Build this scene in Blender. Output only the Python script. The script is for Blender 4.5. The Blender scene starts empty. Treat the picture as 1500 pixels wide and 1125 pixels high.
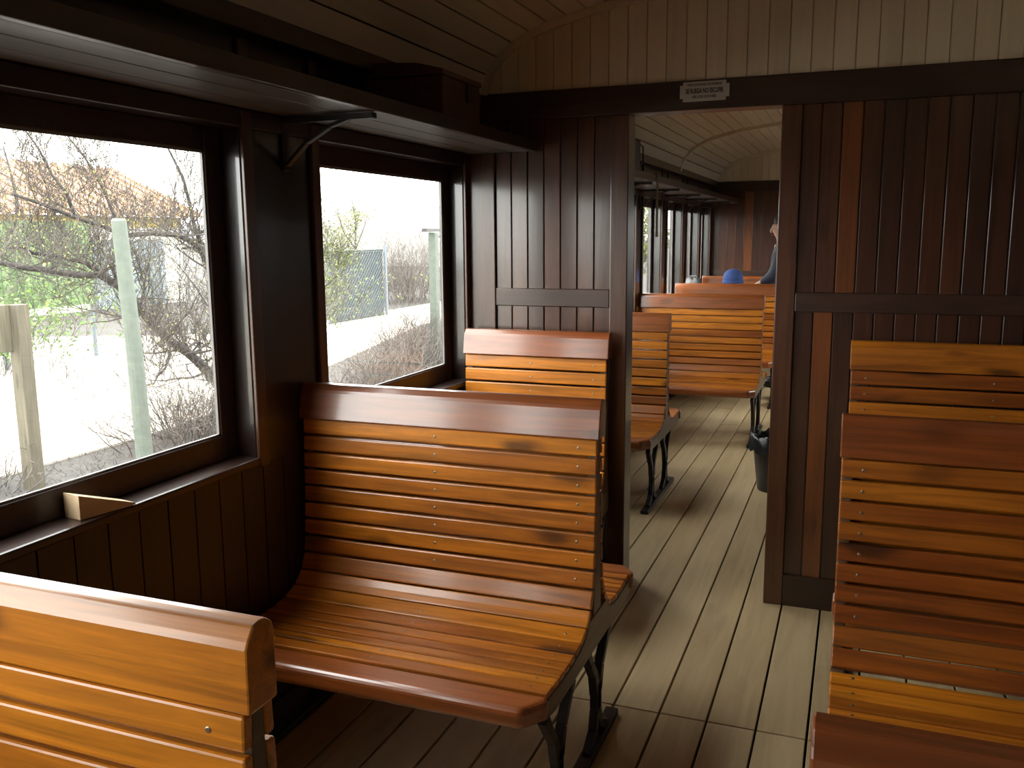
import bpy, bmesh, math, random
from mathutils import Vector, Matrix
random.seed(7)
S = bpy.context.scene
COL = S.collection
R = random.uniform

# ------------------------------------------------------------------ helpers
class MB:
    """collects simple solids and links them as one mesh object"""
    def __init__(s): s.v = []; s.f = []; s.t = []
    def _add(s, vs, fs, tone):
        o = len(s.v); s.v += [tuple(p) for p in vs]
        for f in fs: s.f.append(tuple(i + o for i in f)); s.t.append(tone)
    def box(s, x0, x1, y0, y1, z0, z1, tone=.5):
        s._add([(x0,y0,z0),(x1,y0,z0),(x1,y1,z0),(x0,y1,z0),(x0,y0,z1),(x1,y0,z1),(x1,y1,z1),(x0,y1,z1)],
               [(0,3,2,1),(4,5,6,7),(0,1,5,4),(1,2,6,5),(2,3,7,6),(3,0,4,7)], tone)
    def prism(s, poly, ax, a0, a1, tone=.5):
        n = len(poly)
        def P(q, a): return (a,q[0],q[1]) if ax == 'x' else (q[0],a,q[1]) if ax == 'y' else (q[0],q[1],a)
        vs = [P(q,a0) for q in poly] + [P(q,a1) for q in poly]
        fs = [tuple(range(n))[::-1], tuple(range(n,2*n))] + [(i,(i+1)%n,n+(i+1)%n,n+i) for i in range(n)]
        s._add(vs, fs, tone)
    def strip(s, line, w, ax, a0, a1, tone=.5):
        """a polyline of width w (or list of widths) extruded from a0 to a1"""
        n = len(line); L = []; Rr = []
        for i in range(n):
            a = line[max(0,i-1)]; b = line[min(n-1,i+1)]
            dx, dy = b[0]-a[0], b[1]-a[1]; l = math.hypot(dx,dy) or 1
            ww = (w[i] if isinstance(w,(list,tuple)) else w)/2
            L.append((line[i][0]-dy/l*ww, line[i][1]+dx/l*ww)); Rr.append((line[i][0]+dy/l*ww, line[i][1]-dx/l*ww))
        for i in range(n-1):
            s.prism([L[i],L[i+1],Rr[i+1],Rr[i]], ax, a0, a1, tone)
    def tube(s, pts, rad, n=6, tone=.5, cap=True):
        pts = [Vector(p) for p in pts]; m = len(pts); vs = []
        up = Vector((.13,.21,.97)).normalized()
        for i in range(m):
            d = (pts[min(m-1,i+1)] - pts[max(0,i-1)]).normalized()
            a = d.cross(up)
            if a.length < .05: a = d.cross(Vector((1,0,0)))
            a.normalize(); b = d.cross(a)
            r = rad[i] if isinstance(rad,(list,tuple)) else rad
            for k in range(n):
                t = 2*math.pi*k/n; vs.append(pts[i] + a*(r*math.cos(t)) + b*(r*math.sin(t)))
        fs = [(i*n+k, i*n+(k+1)%n, (i+1)*n+(k+1)%n, (i+1)*n+k) for i in range(m-1) for k in range(n)]
        if cap: fs += [tuple(range(n))[::-1], tuple(range((m-1)*n, m*n))]
        s._add(vs, fs, tone)
    def lathe(s, c, prof, n=20, tone=.5):
        vs = []; m = len(prof)
        for r, z in prof:
            for k in range(n):
                t = 2*math.pi*k/n; vs.append((c[0]+r*math.cos(t), c[1]+r*math.sin(t), c[2]+z))
        fs = [(i*n+k, i*n+(k+1)%n, (i+1)*n+(k+1)%n, (i+1)*n+k) for i in range(m-1) for k in range(n)]
        fs += [tuple(range(n))[::-1], tuple(range((m-1)*n, m*n))]
        s._add(vs, fs, tone)
    def ball(s, c, r, n=10, tone=.5):
        rx, ry, rz = r if isinstance(r,(tuple,list)) else (r,r,r); vs = []; h = n//2
        for i in range(1,h):
            a = math.pi*i/h
            for k in range(n):
                t = 2*math.pi*k/n; vs.append((c[0]+rx*math.sin(a)*math.cos(t), c[1]+ry*math.sin(a)*math.sin(t), c[2]+rz*math.cos(a)))
        fs = [(i*n+k, (i+1)*n+k, (i+1)*n+(k+1)%n, i*n+(k+1)%n) for i in range(h-2) for k in range(n)]
        vs.append((c[0],c[1],c[2]+rz)); vs.append((c[0],c[1],c[2]-rz)); T = len(vs)-2
        fs += [(T,k,(k+1)%n) for k in range(n)] + [(T+1,(h-2)*n+(k+1)%n,(h-2)*n+k) for k in range(n)]
        s._add(vs, fs, tone)
    def quad(s, a, b, c, d, tone=.5): s._add([a,b,c,d], [(0,1,2,3)], tone)
    def build(s, name, mat, parent=None, loc=(0,0,0), bevel=0, smooth=False, recalc=True, seg=2):
        me = bpy.data.meshes.new(name)
        me.from_pydata([(p[0]-loc[0],p[1]-loc[1],p[2]-loc[2]) for p in s.v], [], s.f)
        at = me.attributes.new('tone','FLOAT','FACE')
        at.data.foreach_set('value', s.t)
        if recalc:
            bm = bmesh.new(); bm.from_mesh(me); bmesh.ops.recalc_face_normals(bm, faces=bm.faces); bm.to_mesh(me); bm.free()
        if smooth: me.polygons.foreach_set('use_smooth', [True]*len(me.polygons))
        me.materials.append(mat); me.update()
        o = bpy.data.objects.new(name, me); COL.objects.link(o)
        o.location = loc
        if parent: o.parent = parent
        if bevel:
            b = o.modifiers.new('bevel','BEVEL'); b.width = bevel; b.segments = seg; b.limit_method = 'ANGLE'; b.angle_limit = math.radians(40)
        return o

def tag(o, label=None, cat=None, group=None, kind=None):
    if label: o['label'] = label
    if cat: o['category'] = cat
    if group: o['group'] = group
    if kind: o['kind'] = kind
    return o
def thing(name, label, cat, loc=(0,0,0), group=None, rz=0):
    o = bpy.data.objects.new(name, None); COL.objects.link(o); o.location = loc; o.rotation_euler.z = rz
    o.empty_display_size = .1
    return tag(o, label, cat, group)
def copy_tree(o, parent=None):
    c = o.copy(); COL.objects.link(c)
    if parent: c.parent = parent
    for ch in list(o.children): copy_tree(ch, c)
    return c
def struct(o, label): return tag(o, label, 'building', None, 'structure')

# ------------------------------------------------------------------ materials
def nodes(name):
    m = bpy.data.materials.new(name); m.use_nodes = True
    nt = m.node_tree; nt.nodes.clear()
    out = nt.nodes.new('ShaderNodeOutputMaterial')
    def N(t, **kw):
        n = nt.nodes.new(t)
        for k, v in kw.items():
            if k in n.inputs.keys(): n.inputs[k].default_value = v
            else: setattr(n, k, v)
        return n
    L = nt.links.new
    return m, out, N, L
def plain(name, col, rough=.6, metal=0, noise=.25, nscale=8, spec=.5, coat=0, bump=0):
    m, out, N, L = nodes(name)
    b = N('ShaderNodeBsdfPrincipled', Roughness=rough, Metallic=metal)
    b.inputs['Specular IOR Level'].default_value = spec; b.inputs['Coat Weight'].default_value = coat
    tc = N('ShaderNodeTexCoord'); nz = N('ShaderNodeTexNoise', Scale=nscale, Detail=5.0)
    L(tc.outputs['Object'], nz.inputs['Vector'])
    at = N('ShaderNodeAttribute', attribute_name='tone')
    ad = N('ShaderNodeMath', operation='ADD'); L(nz.outputs['Fac'], ad.inputs[0]); L(at.outputs['Fac'], ad.inputs[1])
    mr = N('ShaderNodeMapRange'); mr.inputs['From Min'].default_value = .4; mr.inputs['From Max'].default_value = 1.6
    mr.inputs['To Min'].default_value = 1-noise; mr.inputs['To Max'].default_value = 1+noise
    L(ad.outputs[0], mr.inputs['Value'])
    mx = N('ShaderNodeMix', data_type='RGBA', blend_type='MULTIPLY'); mx.inputs[0].default_value = 1
    mx.inputs[6].default_value = (*col,1); L(mr.outputs[0], mx.inputs[7])
    L(mx.outputs[2], b.inputs['Base Color'])
    if bump:
        bp = N('ShaderNodeBump', Strength=bump, Distance=.01); L(nz.outputs['Fac'], bp.inputs['Height']); L(bp.outputs[0], b.inputs['Normal'])
    L(b.outputs[0], out.inputs[0]); return m
def wood(name, c0, c1, stretch=(1.2,16,16), rough=.35, coat=.5, crough=.12, knots=.5, grain=.35, spec=.5, bump=.15, tint=None, tintp=.8):
    """varnished or painted boards: grain drawn along the axis with the small stretch; 'tone' of each board picks c0..c1"""
    m, out, N, L = nodes(name)
    b = N('ShaderNodeBsdfPrincipled', Roughness=rough)
    b.inputs['Specular IOR Level'].default_value = spec
    b.inputs['Coat Weight'].default_value = coat; b.inputs['Coat Roughness'].default_value = crough
    tc = N('ShaderNodeTexCoord'); at = N('ShaderNodeAttribute', attribute_name='tone'); oi = N('ShaderNodeObjectInfo')
    k = N('ShaderNodeMath', operation='MULTIPLY_ADD'); L(oi.outputs['Random'], k.inputs[0]); k.inputs[1].default_value = 3; L(at.outputs['Fac'], k.inputs[2])
    off = N('ShaderNodeVectorMath', operation='SCALE'); off.inputs[0].default_value = (7.3,11.1,5.7); L(k.outputs[0], off.inputs['Scale'])
    ad = N('ShaderNodeVectorMath', operation='ADD'); L(tc.outputs['Object'], ad.inputs[0]); L(off.outputs[0], ad.inputs[1])
    mp = N('ShaderNodeVectorMath', operation='MULTIPLY'); mp.inputs[1].default_value = stretch; L(ad.outputs[0], mp.inputs[0])
    n1 = N('ShaderNodeTexNoise', Scale=2.6, Detail=6.0, Roughness=.6, Distortion=.8); L(mp.outputs[0], n1.inputs['Vector'])
    st2 = tuple(1.5*(s**.35) for s in stretch)
    mp2 = N('ShaderNodeVectorMath', operation='MULTIPLY'); mp2.inputs[1].default_value = st2; L(ad.outputs[0], mp2.inputs[0])
    n2 = N('ShaderNodeTexNoise', Scale=1.6, Detail=3.0); L(mp2.outputs[0], n2.inputs['Vector'])
    mixc = N('ShaderNodeMix', data_type='RGBA'); mixc.inputs[6].default_value = (*c0,1); mixc.inputs[7].default_value = (*c1,1)
    s1 = N('ShaderNodeMath', operation='MULTIPLY_ADD'); L(n2.outputs['Fac'], s1.inputs[0]); s1.inputs[1].default_value = .9; s1.inputs[2].default_value = -.45
    s2 = N('ShaderNodeMath', operation='ADD', use_clamp=True); L(s1.outputs[0], s2.inputs[0]); L(at.outputs['Fac'], s2.inputs[1])
    L(s2.outputs[0], mixc.inputs[0])
    col = mixc.outputs[2]
    if tint:
        gt = N('ShaderNodeMath', operation='GREATER_THAN'); gt.inputs[1].default_value = tintp; L(at.outputs['Fac'], gt.inputs[0])
        mt = N('ShaderNodeMix', data_type='RGBA'); L(gt.outputs[0], mt.inputs[0]); L(col, mt.inputs[6]); mt.inputs[7].default_value = (*tint,1); col = mt.outputs[2]
    mr = N('ShaderNodeMapRange'); mr.inputs['From Min'].default_value = .3; mr.inputs['From Max'].default_value = .7
    mr.inputs['To Min'].default_value = 1-grain; mr.inputs['To Max'].default_value = 1+grain; L(n1.outputs['Fac'], mr.inputs['Value'])
    mg = N('ShaderNodeMix', data_type='RGBA', blend_type='MULTIPLY'); mg.inputs[0].default_value = 1; L(col, mg.inputs[6]); L(mr.outputs[0], mg.inputs[7])
    col = mg.outputs[2]
    if knots:
        st3 = tuple(2.6 if s == min(stretch) else 7.5 for s in stretch)
        mp3 = N('ShaderNodeVectorMath', operation='MULTIPLY'); mp3.inputs[1].default_value = st3; L(ad.outputs[0], mp3.inputs[0])
        nd = N('ShaderNodeTexNoise', Scale=2.0, Detail=2.0); L(mp3.outputs[0], nd.inputs['Vector'])
        va = N('ShaderNodeVectorMath', operation='MULTIPLY_ADD'); L(nd.outputs['Color'], va.inputs[0]); va.inputs[1].default_value = (.35,.35,.35); L(mp3.outputs[0], va.inputs[2])
        vo = N('ShaderNodeTexVoronoi', Scale=1.0); L(va.outputs[0], vo.inputs['Vector'])
        r2 = N('ShaderNodeMapRange', interpolation_type='SMOOTHSTEP'); r2.inputs['From Min'].default_value = .07; r2.inputs['From Max'].default_value = .25
        r2.inputs['To Min'].default_value = 1-knots; r2.inputs['To Max'].default_value = 1; L(vo.outputs['Distance'], r2.inputs['Value'])
        mk = N('ShaderNodeMix', data_type='RGBA', blend_type='MULTIPLY'); mk.inputs[0].default_value = 1; L(col, mk.inputs[6]); L(r2.outputs[0], mk.inputs[7]); col = mk.outputs[2]
    L(col, b.inputs['Base Color'])
    if bump:
        bp = N('ShaderNodeBump', Strength=bump, Distance=.004); L(n1.outputs['Fac'], bp.inputs['Height']); L(bp.outputs[0], b.inputs['Normal'])
        cb = N('ShaderNodeBump', Strength=bump*.5, Distance=.003); L(n2.outputs['Fac'], cb.inputs['Height']); L(cb.outputs[0], b.inputs['Coat Normal'])
    L(b.outputs[0], out.inputs[0]); return m
def glassmat():
    m, out, N, L = nodes('window_glass')
    tr = N('ShaderNodeBsdfTransparent'); tr.inputs[0].default_value = (.95,.965,.95,1)
    gl = N('ShaderNodeBsdfGlossy', Roughness=.02); lw = N('ShaderNodeLayerWeight', Blend=.5)
    pw = N('ShaderNodeMath', operation='POWER'); L(lw.outputs['Facing'], pw.inputs[0]); pw.inputs[1].default_value = 5
    fr = N('ShaderNodeMath', operation='MULTIPLY_ADD'); L(pw.outputs[0], fr.inputs[0]); fr.inputs[1].default_value = .9; fr.inputs[2].default_value = .03
    mx = N('ShaderNodeMixShader'); L(fr.outputs[0], mx.inputs[0]); L(tr.outputs[0], mx.inputs[1]); L(gl.outputs[0], mx.inputs[2])
    L(mx.outputs[0], out.inputs[0]); return m

HONEY = wood('honey_varnished_pine', (.21,.049,.005), (.56,.188,.009), (1.0,18,18), rough=.38, coat=.5, crough=.16, knots=.72, grain=.42)
RAIL = wood('red_brown_varnished_rail', (.19,.045,.010), (.27,.075,.014), (1.0,18,18), rough=.34, coat=1.0, crough=.16, knots=.4)
DARKV = wood('dark_varnished_boards_upright', (.036,.0135,.008), (.078,.026,.011), (14,14,.9), rough=.33, coat=.9, crough=.13, knots=.45, tint=(.15,.045,.011), tintp=.86)
DARKY = wood('dark_varnished_wood_lengthwise', (.020,.010,.008), (.042,.018,.012), (14,.9,14), rough=.36, coat=.5, crough=.2, knots=.2)
DARKX = wood('dark_varnished_wood_crosswise', (.024,.012,.009), (.05,.021,.013), (.9,14,14), rough=.36, coat=.4, crough=.2, knots=.2)
CASING = wood('brown_varnished_casing', (.05,.019,.010), (.085,.030,.013), (14,14,.9), rough=.33, coat=.55, crough=.16, knots=.2)
SHELFM = wood('worn_grey_brown_shelf_board', (.07,.060,.050), (.12,.10,.082), (14,.7,14), rough=.42, coat=.3, crough=.3, knots=.2)
FLOORM = wood('worn_beige_painted_boards', (.42,.305,.16), (.53,.40,.225), (9,.6,9), rough=.5, coat=.12, crough=.35, knots=.12, grain=.14)
CREAM = wood('cream_painted_boards', (.56,.48,.365), (.64,.56,.43), (9,.6,9), rough=.5, coat=.1, crough=.3, knots=0, grain=.07)
CREAMV = wood('cream_painted_boards_upright', (.58,.49,.35), (.66,.57,.42), (9,9,.6), rough=.5, coat=.1, crough=.3, knots=0, grain=.07)
BOXW = wood('dark_brown_box_wood', (.055,.020,.011), (.08,.030,.015), (14,.9,14), rough=.5, coat=.1, knots=.3)
PALEW = wood('pale_raw_wood', (.50,.36,.21), (.58,.43,.27), (14,1,14), rough=.7, coat=0, knots=0, grain=.15)
BEARER = wood('brown_grey_bench_bearer', (.10,.052,.028), (.14,.075,.04), (14,1,14), rough=.45, coat=.2, knots=.2)
BLACK = plain('gap_black', (.008,.007,.006), .9)
IRON = plain('black_cast_iron', (.016,.015,.015), .45, 0, .3, 30)
BRASS = plain('dull_steel_screw', (.35,.28,.2), .4, 1)
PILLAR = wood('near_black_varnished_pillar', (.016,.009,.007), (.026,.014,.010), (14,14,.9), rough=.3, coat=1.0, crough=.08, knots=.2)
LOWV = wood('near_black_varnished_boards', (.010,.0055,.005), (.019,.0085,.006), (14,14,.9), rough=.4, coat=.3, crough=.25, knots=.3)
GLASS = glassmat()
BEAD = plain('grey_putty_bead', (.20,.19,.18), .5)
WHITEP = plain('off_white_enamel', (.42,.385,.35), .4, 0, .08)
INK = plain('black_ink', (.015,.013,.012), .5)
SKIN = plain('skin', (.55,.32,.23), .5, 0, .05)
NAVY = plain('navy_jacket_cloth', (.009,.015,.036), .7, 0, .4, 14)
CAPB = plain('blue_knit', (.028,.06,.20), .85, 0, .25, 60)
GREYC = plain('grey_cloth', (.20,.20,.20), .85, 0, .3, 30)
JEANS = plain('dark_trousers', (.02,.022,.03), .8)
HAIR = plain('dark_hair', (.02,.013,.01), .6)
OLIVE = plain('olive_canvas', (.125,.105,.045), .8, 0, .2, 60)
BLKPL = plain('black_plastic', (.012,.012,.013), .35, 0, .3, 20)
RED = plain('red_cloth', (.4,.03,.03), .8)
# outside
ROADM = plain('pale_dusty_track', (.34,.31,.265), .95, 0, .15, 1.2, bump=.3)
LITTER = plain('dry_leaf_litter', (.040,.035,.031), .95, 0, 1.2, 16, bump=.6)
BARK = plain('grey_bark', (.045,.039,.036), .9, 0, .5, 20)
TWIG = plain('thin_grey_twigs', (.068,.057,.050), .9, 0, .5, 9)
DRY = plain('dry_grey_stems', (.095,.082,.072), .95, 0, .6, 9)
BUD = plain('yellow_green_buds', (.24,.22,.05), .8, 0, .5, 5)
LEAFG = plain('olive_green_leaves', (.14,.17,.045), .7, 0, .5, 5)
LEAFL = plain('bright_green_leaves', (.13,.22,.06), .7, 0, .5, 5)
NETG = plain('green_netting', (.075,.115,.05), .8, 0, .5, 3)
CONC = plain('pale_greenish_concrete', (.10,.115,.095), .9, 0, .3, 14)
WTIMB = wood('weathered_timber', (.07,.06,.042), (.105,.09,.06), (14,14,.9), rough=.85, coat=0, knots=.4)
GALV = plain('galvanised_steel', (.13,.15,.17), .6, .2, .2, 14)
GATEP = plain('dark_blue_green_sheet', (.018,.028,.030), .6, 0, .4, 3)
GREYM = plain('blue_grey_sheet', (.13,.155,.165), .6, 0, .3, 5)
WALLW = plain('white_render', (.50,.48,.43), .9, 0, .1, 3)
YELB = plain('yellow_paint', (.42,.32,.09), .9, 0, .1, 3)
TILE = plain('orange_roof_tile', (.33,.19,.115), .85, 0, .4, 6)
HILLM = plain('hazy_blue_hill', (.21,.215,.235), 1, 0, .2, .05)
PLASTW = plain('white_plastic_film', (.36,.35,.33), .5, 0, .1, .5)
CABLE = plain('dark_cable', (.04,.035,.035), .6)

# ------------------------------------------------------------------ plan of the car (metres; camera stands at x=0, y=0)
XL, XR = -1.55, .89            # faces of the window pillars, left and right
XC = -.33                      # middle of the car
YB, YP, YE = -2.6, 3.53, 10.22  # back wall, partition, far end wall
def mir(x): return 2*XC - x

# ---- floor
b = MB(); xs = [-.359 + .144*k for k in range(-9, 10)]
xs = [XL-.02] + [x for x in xs if XL < x < XR] + [XR+.02]
for i in range(len(xs)-1):
    y = YB-.05
    for y1 in (2.547, 6.95 if i % 2 else 7.6, YE+.05):
        b.box(xs[i]+.0035, xs[i+1]-.0035, y+.003, y1-.003, -.03, 0, R(0,1)); y = y1
fl = struct(b.build('floor', FLOORM, bevel=.002), 'beige painted plank floor of the railway car')
b = MB(); b.box(XL-.1, XR+.1, YB-.1, YE+.1, -.12, -.031); b.build('subfloor', BLACK, fl)

# ---- ceiling: lengthwise boards on an arch
ARCH = [(1.15,2.025),(1.142,2.075),(1.11,2.135),(1.03,2.210),(.90,2.274),(.65,2.332),(.3,2.376),(0,2.39)]
def arch_z(dx):
    dx = abs(dx)
    if dx >= 1.15: return 2.025
    for (a,za),(c,zc) in zip(ARCH, ARCH[1:]):
        if c <= dx <= a: return za + (zc-za)*(a-dx)/(a-c)
def arch_pts(step):
    full = [(XC-d,z) for d,z in ARCH] + [(XC+d,z) for d,z in ARCH[::-1][1:]]
    out = [full[0]]; carry = 0
    for (x0,z0),(x1,z1) in zip(full, full[1:]):
        L = math.hypot(x1-x0,z1-z0); p = step-carry
        while p <= L: out.append((x0+(x1-x0)*p/L, z0+(z1-z0)*p/L)); p += step
        carry = L-(p-step)
    if math.hypot(out[-1][0]-full[-1][0], out[-1][1]-full[-1][1]) > .01: out.append(full[-1])
    else: out[-1] = full[-1]
    return out
AP = arch_pts(.082)
b = MB()
for i,((x0,z0),(x1,z1)) in enumerate(zip(AP, AP[1:])):
    L = math.hypot(x1-x0,z1-z0); ux, uz = (x1-x0)/L, (z1-z0)/L; nx, nz = -uz, ux
    g = .002
    q = [(x0+ux*g,z0+uz*g),(x1-ux*g,z1-uz*g),(x1-ux*g+nx*.015,z1-uz*g+nz*.015),(x0+ux*g+nx*.015,z0+uz*g+nz*.015)]
    for ya, yb in ((YB, 2.35 if i % 2 else 1.1), (2.353 if i % 2 else 1.103, YP+.03), (YP+.03, 7.98), (7.983, YE)):
        b.prism(q, 'y', ya, yb, R(0,1))
ce = struct(b.build('ceiling', CREAM, bevel=.002, seg=1), 'arched ceiling of narrow cream painted boards')
b = MB()
for (x0,z0),(x1,z1) in zip(AP, AP[1:]):
    b.prism([(x0,z0+.017),(x1,z1+.017),(x1,z1+.08),(x0,z0+.08)], 'y', YB-.1, YE+.1)
b.box(XL-.12, XC-1.15, YB-.1, YE+.1, 2.03, 2.12); b.box(XC+1.15, XR+.12, YB-.1, YE+.1, 2.03, 2.12)
b.build('roof_shell', BLACK, ce)
# rib arch in the far compartment
b = MB(); pr = arch_pts(.06)
for (x0,z0),(x1,z1) in zip(pr, pr[1:]): b.prism([(x0,z0-.028),(x1,z1-.028),(x1,z1-.001),(x0,z0-.001)], 'y', 7.95, 8.01)
struct(b.build('trim_1', CREAMV), 'cream roof rib across the far compartment ceiling')

# ---- side walls with window openings
near = [(-.508-1.452,.578-1.452), (-.508,.578), (.944,2.03), (2.396,3.482)]
far = [(7.50+.935*k-.68, 7.50+.935*k) for k in range(-3,3)] + [(9.505, 10.10)]
ZS, ZO, ZT = .846, .848, 1.742      # sill top, opening bottom, opening top
def side_wall(side):
    X = (lambda x: x) if side == 'left' else mir
    def bx(m, x0, x1, *a): xa, xb = sorted((X(x0), X(x1))); m.box(xa, xb, *a)
    low = MB(); y = YB
    while y < YE:
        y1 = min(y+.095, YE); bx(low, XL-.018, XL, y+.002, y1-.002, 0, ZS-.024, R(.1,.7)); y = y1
    core = MB(); bx(core, XL-.11, XL-.019, YB-.1, YE+.1, -.1, ZS-.025)
    head = MB()
    bx(head, XL-.11, XL, YB-.1, YE+.1, ZT, 2.03, .3)
    pil = MB(); cas = MB()
    ops = near + far if side == 'left' else far[3:]; edges = [YB-.1] + [v for o in ops for v in o] + [YE+.1]  # unseen right wall kept windowless beside the near benches to hold light back
    for i in range(0, len(edges), 2):
        y0, y1 = edges[i], edges[i+1]
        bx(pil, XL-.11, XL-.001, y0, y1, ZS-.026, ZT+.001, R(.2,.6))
    for y0, y1 in ops:
        w = .042 if y0 < YP else .03
        for ya, yb in ((y0-w, y0), (y1, y1+w)):
            if ya < YP < yb or YP < yb < YP+.0: yb = min(yb, YP-.001)
            bx(cas, XL, XL+.012, ya, yb, ZS-.03, 1.785, R(.2,.8)); bx(cas, XL, XL+.012, ya, yb, 1.822, 1.97, R(.2,.8))
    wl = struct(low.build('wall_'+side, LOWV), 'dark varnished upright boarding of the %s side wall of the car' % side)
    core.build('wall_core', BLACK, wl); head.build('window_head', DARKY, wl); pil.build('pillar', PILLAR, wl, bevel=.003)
    cas.build('window_casing', CASING, wl, bevel=.003)
    cor = MB(); bx(cor, XL, -1.48, YB, YP-.0, 1.972, 2.03, .4); bx(cor, XL, -1.48, YP+.08, YE, 1.972, 2.03, .4)
    bx(cor, XL, XL+.008, YB, YP, 1.742, 1.79, .3); bx(cor, XL, XL+.008, YP+.08, YE, 1.742, 1.79, .3)
    cor.build('cornice', DARKY, wl, bevel=.003)
    base = MB(); bx(base, XL, XL+.012, YB, YP, 0, .1, .4); bx(base, XL, XL+.012, YP+.08, YE, 0, .1, .4)
    struct(base.build('baseboard_'+side, DARKY), 'dark baseboard along the %s wall' % side)
    return X, bx
WN = [0]
def windows(side):
    X = (lambda x: x) if side == 'left' else mir
    def bx(m, x0, x1, *a): xa, xb = sorted((X(x0), X(x1))); m.box(xa, xb, *a)
    for i, (y0, y1) in enumerate(near+far):
        if side == 'right' and i < 7: continue  # out-of-view right windows, added only at the far end to brighten that compartment
        WN[0] += 1; n = WN[0]; xs_ = -1.615; st = .062 if i < 4 else .06
        m = MB(); z0, z1 = ZS, ZT
        bx(m, xs_-.019, xs_, y0, y0+st, z0, z1, .4); bx(m, xs_-.019, xs_, y1-st, y1, z0, z1, .4)
        bx(m, xs_-.019, xs_, y0+st, y1-st, z0, .914, .4); bx(m, xs_-.019, xs_, y0+st, y1-st, 1.679, z1, .4)
        w = struct(m.build('window_%d' % n, DARKX, bevel=.003), 'dark wooden sash window in the %s wall of the %s compartment' % (side, 'near' if i < 4 else 'far'))
        g = MB(); bx(g, xs_-.015, xs_-.011, y0+st-.005, y1-st+.005, .909, 1.684); g.build('pane', GLASS, w)
        bd = MB()
        for ya, yb, za, zb in ((y0+st, y0+st+.006, .914, 1.679), (y1-st-.006, y1-st, .914, 1.679), (y0+st, y1-st, .914, .920), (y0+st, y1-st, 1.673, 1.679)):
            bx(bd, xs_-.0105, xs_-.004, ya, yb, za, zb)
        bd.build('glazing_bead', BEAD, w)
        s_ = MB(); bx(s_, xs_+.0, XL+.014, y0+.001, y1-.001, ZS-.024, ZS-.0005, .5); bx(s_, XL-.109, xs_, y0+.001, y1-.001, ZS-.024, ZS-.0005, .5)
        s_.build('sill', DARKY, w, bevel=.006)
        L = bpy.data.lights.new('window_daylight_portal', 'AREA'); L.shape = 'RECTANGLE'; L.size = y1-y0; L.size_y = z1-z0; L.cycles.is_portal = True
        o = bpy.data.objects.new('window_daylight_portal', L); COL.objects.link(o); o.location = (X(-1.645), (y0+y1)/2, (z0+z1)/2)
        o.rotation_euler = (0, math.radians(-90 if side == 'left' else 90), 0); L.size, L.size_y = z1-z0, y1-y0
for sd in ('left','right'): side_wall(sd); windows(sd)

# ---- cross walls
def planks(m, x0, x1, y0, y1, z0, z1, w=.07, skip=None, tones=()):
    n = max(1, round((x1-x0)/w)); w = (x1-x0)/n
    for i in range(n):
        a, c = x0+i*w, x0+(i+1)*w
        m.box(a+.002, c-.002, y0, y1, z0, z1, tones[i] if i < len(tones) else R(0,.85))
        if i and not (skip is not None and abs(a-skip) < w/2): m.box(a-.004, a+.004, y0+.009, y1-.001, z0, z1, .0)
def lunette(m, y0, y1):
    x = XC-1.14
    while x < XC+1.14:
        a, c = x+.0015, min(x+.075, XC+1.145)-.0015
        za, zc = arch_z(a-XC), arch_z(c-XC)
        m.prism([(a,2.024),(c,2.024),(c,zc+.006),(a,za+.006)], 'y', y0, y1, R(0,1)); x += .075
    m.box(XC-1.12, XC+1.12, y0+.006, y1-.001, 2.024, 2.12, .3)
    m.prism([(XC-1.1,2.1),(XC+1.1,2.1),(XC+1.0,2.215),(XC+.6,2.33),(XC,2.37),(XC-.6,2.33),(XC-1.0,2.215)], 'y', y0+.006, y1-.001, .3)
def arch_mould(m, y0, y1, h=.03):
    for (x0,z0),(x1,z1) in zip(pr, pr[1:]):
        L = math.hypot(x1-x0,z1-z0); nx, nz = (z1-z0)/L*h, -(x1-x0)/L*h
        m.prism([(x0,z0),(x1,z1),(x1+nx,z1+nz),(x0+nx,z0+nz)], 'y', y0, y1, .6)
DL, DR, DT = -.858, -.288, 1.916
m = MB()
planks(m, XL+.125, DL-.07, YP, YP+.02, .10, DT, .067); planks(m, DR+.07, XR-.06, YP, YP+.02, 1.2, DT, .0715, skip=.335, tones=[.7,.75,.95,.6,.2,.35,.75,.8,.15,.4,.2,.5])
planks(m, DR+.07, XR-.06, YP, YP+.02, .10, 1.2, .0715, skip=.335, tones=[.3,.97,.15,.4,.5,.35,.3,.5,.2,.4])
wf = struct(m.build('wall_front', DARKV, bevel=.002, seg=1), 'dark varnished plank partition with the open doorway')
m = MB(); planks(m, XL+.125, DL-.07, YP+.06, YP+.08, .10, DT, .067); planks(m, DR+.07, XR-.06, YP+.06, YP+.08, .10, DT, .0715, skip=.335)
m.build('rear_planking', DARKV, wf)
m = MB(); lunette(m, YP+.002, YP+.02); lunette(m, YP+.06, YP+.078)
lu = m.build('lunette_boards', CREAMV, wf, bevel=.0015, seg=1)
m = MB(); arch_mould(m, YP-.014, YP+.002); arch_mould(m, YP+.078, YP+.094); m.build('arch_moulding', CREAMV, wf)
def trim(n, label, mat, *boxes, bevel=.004):
    m = MB()
    for q in boxes: m.box(*q)
    return struct(m.build('trim_%d' % n, mat, bevel=bevel), label)
trim(2, 'dark lintel board running over the doorway below the cream boards', DARKX, (XL, XR, YP-.012, YP+.092, DT, 2.0245, .4))
trim(3, 'dark post left of the doorway', CASING, (DL-.072, DL, YP-.014, YP+.094, 0, DT-.0005, .45))
trim(4, 'reddish brown post right of the doorway', CASING, (DR, DR+.072, YP-.014, YP+.094, 0, DT-.0005, .8))
trim(5, 'dark horizontal rail across the planks left of the doorway', DARKX, (XL+.127, DL-.072, YP-.012, YP-.0003, 1.163, 1.237, .7))
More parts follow.
